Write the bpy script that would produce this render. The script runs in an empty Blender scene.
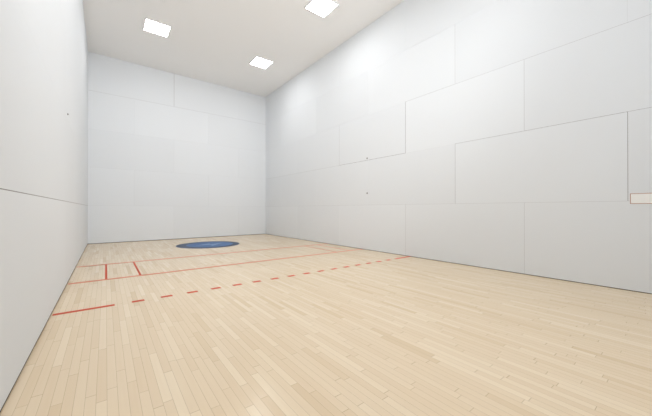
import bpy, bmesh, math, random
from mathutils import Vector, Matrix
random.seed(7)
S=bpy.context.scene; C=S.collection
try: S.view_settings.view_transform='Standard'
except Exception: pass
W=6.096; H=6.096; D=11.78; BACK=-0.30
FT=0.3048
# ---------- helpers
def bx(bm,lo,hi,mi=0,tint=None,lay=None):
    vs=[bm.verts.new((x,y,z)) for x in(lo[0],hi[0]) for y in(lo[1],hi[1]) for z in(lo[2],hi[2])]
    for f in((0,1,3,2),(4,6,7,5),(0,4,5,1),(2,3,7,6),(0,2,6,4),(1,5,7,3)):
        fc=bm.faces.new([vs[i] for i in f]); fc.material_index=mi
        if lay is not None:
            for l in fc.loops: l[lay]=(tint,tint,tint,1)
def obj(name,bm,mats,parent=None,bevel=0):
    bmesh.ops.recalc_face_normals(bm,faces=bm.faces)
    me=bpy.data.meshes.new(name); bm.to_mesh(me); bm.free()
    for m in (mats if isinstance(mats,list) else [mats]): me.materials.append(m)
    o=bpy.data.objects.new(name,me); C.objects.link(o)
    if parent: o.parent=parent
    if bevel:
        b=o.modifiers.new('b','BEVEL'); b.width=bevel; b.segments=2
    return o
def struct(o,label,cat):
    o['kind']='structure'; o['label']=label; o['category']=cat; return o
def tag(o,label,cat,group=None):
    o['label']=label; o['category']=cat
    if group:o['group']=group
    return o
class N:
    def __init__(s,name):
        s.m=bpy.data.materials.new(name); s.m.use_nodes=True; s.t=s.m.node_tree; s.b=s.t.nodes['Principled BSDF']
    def n(s,t,**k):
        x=s.t.nodes.new(t)
        for a,v in k.items(): setattr(x,a,v)
        return x
    def l(s,a,b): s.t.links.new(a,b)
    def math(s,op,a,b=None,c=None):
        x=s.n('ShaderNodeMath',operation=op)
        for i,v in enumerate((a,b,c)):
            if v is None: continue
            if isinstance(v,(int,float)): x.inputs[i].default_value=v
            else: s.l(v,x.inputs[i])
        return x.outputs[0]
    def mix(s,f,a,b,mode='MIX'):
        x=s.n('ShaderNodeMix',data_type='RGBA',blend_type=mode)
        for i,v in ((0,f),(6,a),(7,b)):
            if isinstance(v,(int,float)): x.inputs[i].default_value=v
            elif isinstance(v,tuple): x.inputs[i].default_value=(*v,1)
            else: s.l(v,x.inputs[i])
        return x.outputs[2]
def plain(name,col,rough=.5,metal=0,noise=.06,scale=30):
    n=N(name); tc=n.n('ShaderNodeTexCoord'); nz=n.n('ShaderNodeTexNoise'); nz.inputs['Scale'].default_value=scale
    n.l(tc.outputs['Object'],nz.inputs['Vector'])
    c=n.mix(nz.outputs['Fac'],tuple(v*(1-noise) for v in col),tuple(min(1,v*(1+noise)) for v in col))
    n.l(c,n.b.inputs['Base Color']); n.b.inputs['Roughness'].default_value=rough; n.b.inputs['Metallic'].default_value=metal
    return n.m
def wallmat(name,col,rough=.45):
    n=N(name); tc=n.n('ShaderNodeTexCoord')
    at=n.n('ShaderNodeAttribute',attribute_name='tint')
    n1=n.n('ShaderNodeTexNoise'); n1.inputs['Scale'].default_value=.7; n1.inputs['Detail'].default_value=4
    n.l(tc.outputs['Object'],n1.inputs['Vector'])
    n2=n.n('ShaderNodeTexNoise'); n2.inputs['Scale'].default_value=60; n2.inputs['Detail'].default_value=3
    n.l(tc.outputs['Object'],n2.inputs['Vector'])
    c=n.mix(n1.outputs['Fac'],tuple(v*.985 for v in col),tuple(min(1,v*1.01) for v in col))
    c=n.mix(1.0,c,at.outputs['Color'],'MULTIPLY')
    n.l(c,n.b.inputs['Base Color']); n.b.inputs['Roughness'].default_value=rough
    n.b.inputs['Specular IOR Level'].default_value=.25
    bp=n.n('ShaderNodeBump'); bp.inputs['Strength'].default_value=.05; bp.inputs['Distance'].default_value=.002
    n.l(n2.outputs['Fac'],bp.inputs['Height']); n.l(bp.outputs['Normal'],n.b.inputs['Normal'])
    return n.m
M_wall=wallmat('painted_wall_panel',(.85,.875,.90),.7)
M_gap=plain('panel_gap',(.62,.63,.64),.8)
M_dark=plain('dark_seam',(.27,.26,.26),.8)
M_mid=plain('mid_seam',(.54,.54,.55),.8)
M_base=plain('base_gap',(.10,.08,.065),.8)
M_ceil=wallmat('ceiling_paint',(.93,.925,.915),.7)
# ---------- maple floor
n=N('maple_strip_floor'); tc=n.n('ShaderNodeTexCoord'); sp=n.n('ShaderNodeSeparateXYZ'); n.l(tc.outputs['Object'],sp.inputs[0])
SW=.0508; SL=.80
u=n.math('DIVIDE',sp.outputs[0],SW); row=n.math('FLOOR',u); fu=n.math('FRACT',u)
wn=n.n('ShaderNodeTexWhiteNoise',noise_dimensions='1D'); n.l(row,wn.inputs['W'])
off=n.math('MULTIPLY',wn.outputs['Value'],17.3)
lens=n.math('ADD',n.math('MULTIPLY',wn.outputs['Value'],.5),SL-.35)
v=n.math('ADD',n.math('DIVIDE',sp.outputs[1],lens),off); vi=n.math('FLOOR',v); fv=n.math('FRACT',v)
cb=n.n('ShaderNodeCombineXYZ'); n.l(row,cb.inputs[0]); n.l(vi,cb.inputs[1])
w2=n.n('ShaderNodeTexWhiteNoise',noise_dimensions='2D'); n.l(cb.outputs[0],w2.inputs['Vector'])
cr=n.n('ShaderNodeValToRGB'); n.l(w2.outputs['Value'],cr.inputs['Fac'])
e=cr.color_ramp.elements
e[0].position=0; e[0].color=(.695,.535,.345,1); e[1].position=1; e[1].color=(.825,.69,.50,1)
x=e.new(.10); x.color=(.75,.595,.405,1)
x=e.new(.8); x.color=(.785,.64,.45,1)
mp=n.n('ShaderNodeMapping'); mp.inputs['Scale'].default_value=(70,2.6,1)
va=n.n('ShaderNodeVectorMath',operation='ADD'); n.l(tc.outputs['Object'],va.inputs[0]); n.l(w2.outputs['Color'],va.inputs[1])
n.l(va.outputs[0],mp.inputs['Vector'])
gr=n.n('ShaderNodeTexNoise'); gr.inputs['Scale'].default_value=1; gr.inputs['Detail'].default_value=5; n.l(mp.outputs[0],gr.inputs['Vector'])
col=n.mix(n.math('MULTIPLY',gr.outputs['Fac'],.25),cr.outputs['Color'],(.60,.42,.25))
big=n.n('ShaderNodeTexNoise'); big.inputs['Scale'].default_value=.8; n.l(tc.outputs['Object'],big.inputs['Vector'])
col=n.mix(n.math('MULTIPLY',big.outputs['Fac'],.2),col,(.86,.75,.59))
eu=n.math('MINIMUM',fu,n.math('SUBTRACT',1,fu)); ev=n.math('MINIMUM',fv,n.math('SUBTRACT',1,fv))
gu=n.math('LESS_THAN',eu,.02); gv=n.math('LESS_THAN',ev,.003)
g=n.math('MAXIMUM',gu,gv)
col=n.mix(n.math('MULTIPLY',g,.45),col,(.28,.17,.08))
n.l(col,n.b.inputs['Base Color'])
n.l(n.math('ADD',n.math('MULTIPLY',gr.outputs['Fac'],.10),.18),n.b.inputs['Roughness'])
bp=n.n('ShaderNodeBump'); bp.inputs['Strength'].default_value=.15; bp.inputs['Distance'].default_value=.001; bp.invert=True
n.l(g,bp.inputs['Height']); n.l(bp.outputs['Normal'],n.b.inputs['Normal'])
M_floor=n.m
def paint(name,c,wear=.35,c2=(.78,.52,.36),scale=9):
    n=N(name); tc=n.n('ShaderNodeTexCoord'); z=n.n('ShaderNodeTexNoise'); z.inputs['Scale'].default_value=scale; z.inputs['Detail'].default_value=6
    n.l(tc.outputs['Object'],z.inputs['Vector'])
    n.l(n.mix(n.math('MULTIPLY',z.outputs['Fac'],wear),c,c2),n.b.inputs['Base Color']); n.b.inputs['Roughness'].default_value=.6; n.b.inputs['Specular IOR Level'].default_value=.12
    return n.m
M_red=paint('red_court_paint',(.56,.07,.03),.08); M_red2=paint('worn_red_court_paint',(.58,.13,.07),.32)
M_blue=paint('blue_emblem_paint',(.08,.165,.35),.6,(.15,.22,.35),3); M_navy=paint('dark_emblem_paint',(.075,.10,.15),.4,(.17,.21,.29),4); M_lblue=paint('light_emblem_paint',(.18,.29,.48),.3,(.3,.38,.5),5)
# ---------- setting
bm=bmesh.new(); bx(bm,(-.1,BACK-.1,-.1),(W+.1,D+.1,0))
floor=struct(obj('floor',bm,M_floor),'pale maple strip court floor with red painted lines','floor')
bm=bmesh.new(); lay=bm.loops.layers.color.new('tint')
bx(bm,(-.1,BACK-.1,H),(W+.1,D+.1,H+.1),0,1.0,lay)
struct(obj('ceiling',bm,M_ceil),'high flat off-white painted ceiling','ceiling')
def wall(name,label,org,ud,nd,L,offs,dark,tint0=1.0,base=.010,g=.0012):
    bm=bmesh.new(); lay=bm.loops.layers.color.new('tint')
    def add(u0,u1,z0,z1,d0,d1,mi,t=1):
        bx(bm,(u0,d0,z0),(u1,d1,z1),mi,t,lay)
    add(0,L,0,H,-.1,-.005,1)
    add(0,L,0,base,-.005,-.0045,4)
    for r in range(5):
        z0=r*4*FT; z1=(r+1)*4*FT
        js=[0]; j=offs[r%len(offs)]
        while j<L-.05:
            if j>.05: js.append(j)
            j+=8*FT
        js.append(L)
        for a,b in zip(js,js[1:]):
            add(a+(g if a>0 else 0),b-(g if b<L else 0),(base if r==0 else z0+g),z1-(g if r<4 else 0),-.005,0,0,tint0*random.uniform(.988,1.0))
    for (u0,z0,u1,z1,w,mi) in dark:
        if abs(u0-u1)<1e-6: add(u0-w/2,u0+w/2,z0,z1,-.004,.0006,mi)
        else: add(u0,u1,z0-w/2,z0+w/2,-.004,.0006,mi)
    m=Matrix(((ud[0],nd[0],0,org[0]),(ud[1],nd[1],0,org[1]),(0,0,1,0),(0,0,0,1)))
    bmesh.ops.transform(bm,matrix=m,verts=bm.verts)
    return struct(obj(name,bm,[M_wall,M_gap,M_dark,M_mid,M_base]),label,'wall')
F=FT; L=D-BACK
def q(y): return y-BACK
h1,h2,h3,h4=4*F,8*F,12*F,16*F
yJ=lambda k:q(.60)+8*F*k
yK=lambda k:q(1.82)+8*F*k
wall('wall_right','long white panelled side wall on the right with dark panel seams',(W,BACK),(0,1),(-1,0),L,[yK(-1),yJ(0),yK(-1),yJ(0),yK(-1)],
  [(yJ(0),h2,yJ(1),h2,.004,2),(yJ(1),h1,yJ(1),h2,.0045,2),(yJ(0),h1,yJ(0),h2,.005,2),(yK(1),h2,yK(1),h3,.007,2),(yK(1),h2,yK(2),h2,.006,2),
   (0,h2,yJ(0),h2,.003,2),(yJ(1),h3,yK(1),h3,.006,3),(0,h3,yJ(1),h3,.0045,3),(yJ(1),h3,yJ(1),h4,.005,3),(yK(0),h2,yK(0),h3,.005,3),(yK(0),0.01,yK(0),h1,.0035,3),
   (0,h1,L,h1,.003,3),(yK(1),.01,yK(1),h1,.005,3),(yK(2),h2,yK(2),h3,.007,3),(yK(2),h2,L,h2,.005,3)],.985)
wall('wall_left','white panelled side wall on the left with one long dark seam',(0,BACK),(0,1),(1,0),L,[yJ(2),yK(2)],
  [(0,h1,q(5.2),h1,.0055,2),(q(5.2),h1,L,h1,.012,3)],.965,.024,.0004)
wall('wall_front','white panelled end wall behind the blue floor circle',(0,D),(1,0),(0,-1),W,[8*F,4*F],
  [(0,h4,W,h4,.006,3),(8*F,h4,8*F,H,.012,3)],.985,.014)
wall('wall_back','white panelled back wall behind the viewer',(0,BACK),(1,0),(0,1),W,[8*F,4*F],[],.98)
# ---------- painted court lines: parts of the floor
lw=.06; Ys=5.66; Yv=7.22; Yr=4.10
def strip(name,x0,x1,y0,y1,mat,label=None):
    bm=bmesh.new(); bx(bm,(x0,y0,.0002),(x1,y1,.002)); o=obj(name,bm,mat,floor)
    if label:o['label']=label
    return o
strip('short_line',0.01,W-.01,Ys,Ys+.065,M_red2,'long red line across mid court')
strip('service_line',0.01,W-.01,Yv,Yv+.065,M_red2,'thin red line across court nearer the end wall')
for x in (1.5*F,3*F,W-1.5*F,W-3*F):
    strip('service_box_line',x-.015,x+.015,Ys+.065,Yv,M_red if x<2 else M_red2)
strip('receiving_line',0.01,21*.0254,Yr,Yr+lw,M_red,'short solid red line at the left wall')
strip('receiving_line',W-21*.0254,W-.01,Yr,Yr+lw+.01,M_red,'short solid red line at the right wall')
x=21*.0254+.1524
while x<W-21*.0254-.16:
    strip('dash',x+.012,x+.140,Yr,Yr+lw+.015*x/W,M_red); x+=.3048
cx,cy,R=W/2-.04,9.35,.92
def disc(bm,r,z0,z1,mi,n=64,ox=0,oy=0):
    a=[bm.verts.new((cx+ox+r*math.cos(2*math.pi*i/n),cy+oy+r*math.sin(2*math.pi*i/n),z1)) for i in range(n)]
    b=[bm.verts.new((p.co.x,p.co.y,z0)) for p in a]
    f=bm.faces.new(a); f.material_index=mi
    for i in range(n):
        f=bm.faces.new((a[i],b[i],b[(i+1)%n],a[(i+1)%n])); f.material_index=mi
bm=bmesh.new(); disc(bm,R,.0002,.002,0); em=obj('floor_emblem',bm,M_navy,floor); em['label']='round blue emblem with dark rim painted on the floor'
bm=bmesh.new(); disc(bm,R*.74,.0021,.003,0,ox=.04); obj('emblem_field',bm,M_blue,em)
bm=bmesh.new()
def poly(bm,pts,z0,z1):
    a=[bm.verts.new((cx+x,cy+y,z1)) for x,y in pts]; b=[bm.verts.new((p.co.x,p.co.y,z0)) for p in a]
    bm.faces.new(a)
    for i in range(len(a)): bm.faces.new((a[i],b[i],b[(i+1)%len(a)],a[(i+1)%len(a)]))
poly(bm,[(-.38,-.05),(.1,.3),(.05,.02),(.5,.22),(-.02,-.42),(.02,-.14)],.0031,.004); obj('emblem_stripe',bm,M_lblue,em)
# ---------- ceiling lights, then added fill lights
M_frame=plain('light_frame',(.85,.85,.85),.4)
n=N('light_diffuser')
tc=n.n('ShaderNodeTexCoord'); z=n.n('ShaderNodeTexNoise'); z.inputs['Scale'].default_value=6; n.l(tc.outputs['Object'],z.inputs['Vector'])
n.l(n.mix(z.outputs['Fac'],(.97,.98,1.0),(1,1,1)),n.b.inputs['Emission Color']); n.b.inputs['Emission Strength'].default_value=28
M_diff=n.m
def light(loc,label,group):
    t=bpy.data.objects.new('ceiling_light',None); C.objects.link(t); t.location=loc; tag(t,label,'ceiling light',group)
    s=.31; w=.03
    bm=bmesh.new()
    for a in((-s,-s,s,-s+w),(-s,s-w,s,s),(-s,-s+w,-s+w,s-w),(s-w,-s+w,s,s-w)): bx(bm,(a[0],a[1],-.022),(a[2],a[3],0))
    bx(bm,(-.006,-s+w,-.022),(.006,s-w,-.0202))
    obj('frame',bm,M_frame,t,0)
    bm=bmesh.new(); bx(bm,(-s+w,-s+w,-.020),(s-w,s-w,-.004)); obj('diffuser',bm,M_diff,t)
    return t
gp='square recessed ceiling lights'
light((1.56,9.08,H),'square ceiling light nearest the left wall above the end of the court',gp)
light((4.64,9.08,H),'small far square ceiling light beside the right wall and end wall corner',gp)
light((4.64,5.64,H),'large square ceiling light cut by the top edge of the photo',gp)
for p in ((1.56,5.64),(1.56,2.2),(4.3,2.0)):
    light((*p,H),'square ceiling light over the near part of the court, outside the photo',gp)
def lamp(name,loc,rot,sx,sy,e,spread):
    ld=bpy.data.lights.new(name,'AREA'); ld.shape='RECTANGLE'; ld.size=sx; ld.size_y=sy; ld.energy=e; ld.color=(.97,.985,1); ld.spread=math.radians(spread)
    lo=bpy.data.objects.new(name,ld); C.objects.link(lo); lo.location=loc; lo.rotation_euler=rot
lamp('added_back_fill',(W/2-.3,BACK+.32,3.4),(math.radians(98),0,0),3.4,2.6,88,110)  # unseen fill added behind the camera to even out the room, not a fixture
lamp('added_overhead_fill',(W/2-.7,1.2,H-.05),(0,0,0),2.2,2.2,48,150)  # extra fill added under the ceiling to brighten the near court, no fixture there
# ---------- small fittings on the walls
M_plate=plain('white_plate',(.93,.925,.91),.5,0,.01); M_rim=plain('reddish_rim',(.50,.27,.18),.6); M_screw=plain('screw_metal',(.25,.24,.23),.4,.2)
t=bpy.data.objects.new('wall_plate',None); C.objects.link(t); t.location=(W,.475,1.25); tag(t,'small white cover plate with reddish edge on the right wall','wall plate')
bm=bmesh.new(); hw,hh,r=.105,.070,.007
for a in((-hw,-hh,hw,-hh+r),(-hw,hh-r,hw,hh),(-hw,-hh+r,-hw+r,hh-r),(hw-r,-hh+r,hw,hh-r)): bx(bm,(-.005,a[0],a[1]),(0,a[2],a[3]))
obj('rim',bm,M_rim,t)
bm=bmesh.new(); bx(bm,(-.004,-hw+r,-hh+r),(0,hw-r,hh-r)); obj('plate',bm,M_plate,t,.001)
def bolt(x,y,z,nx,label,s=.024):
    bm=bmesh.new(); bmesh.ops.create_cone(bm,cap_ends=True,segments=16,radius1=s,radius2=s*.6,depth=.014,matrix=Matrix.Translation((nx*.007,0,0))@Matrix.Rotation(math.pi/2*nx,4,'Y'))
    o=obj('wall_bolt',bm,M_screw); o.location=(x,y,z); tag(o,label,'bolt')
bolt(W,5.52,2.49,-1,'small grey bolt on the right wall at the dark panel seam')
bolt(W,5.52,1.54,-1,'small grey bolt on the right wall below the seam, above the lower panels')
bolt(0,5.64,2.5,1,'small dark bolt high on the left wall',.014)
# ---------- camera
cam=bpy.data.cameras.new('camera'); co=bpy.data.objects.new('camera',cam); C.objects.link(co)
co.location=(.448,0,1.11); co.rotation_euler=(math.radians(90.2),0,math.radians(-37.5))
cam.lens=287.2/652*36; cam.sensor_width=36; cam.clip_start=.02
S.camera=co
w=bpy.data.worlds.new('world'); S.world=w; w.use_nodes=True; w.node_tree.nodes['Background'].inputs[0].default_value=(.8,.85,.9,1); w.node_tree.nodes['Background'].inputs[1].default_value=.5
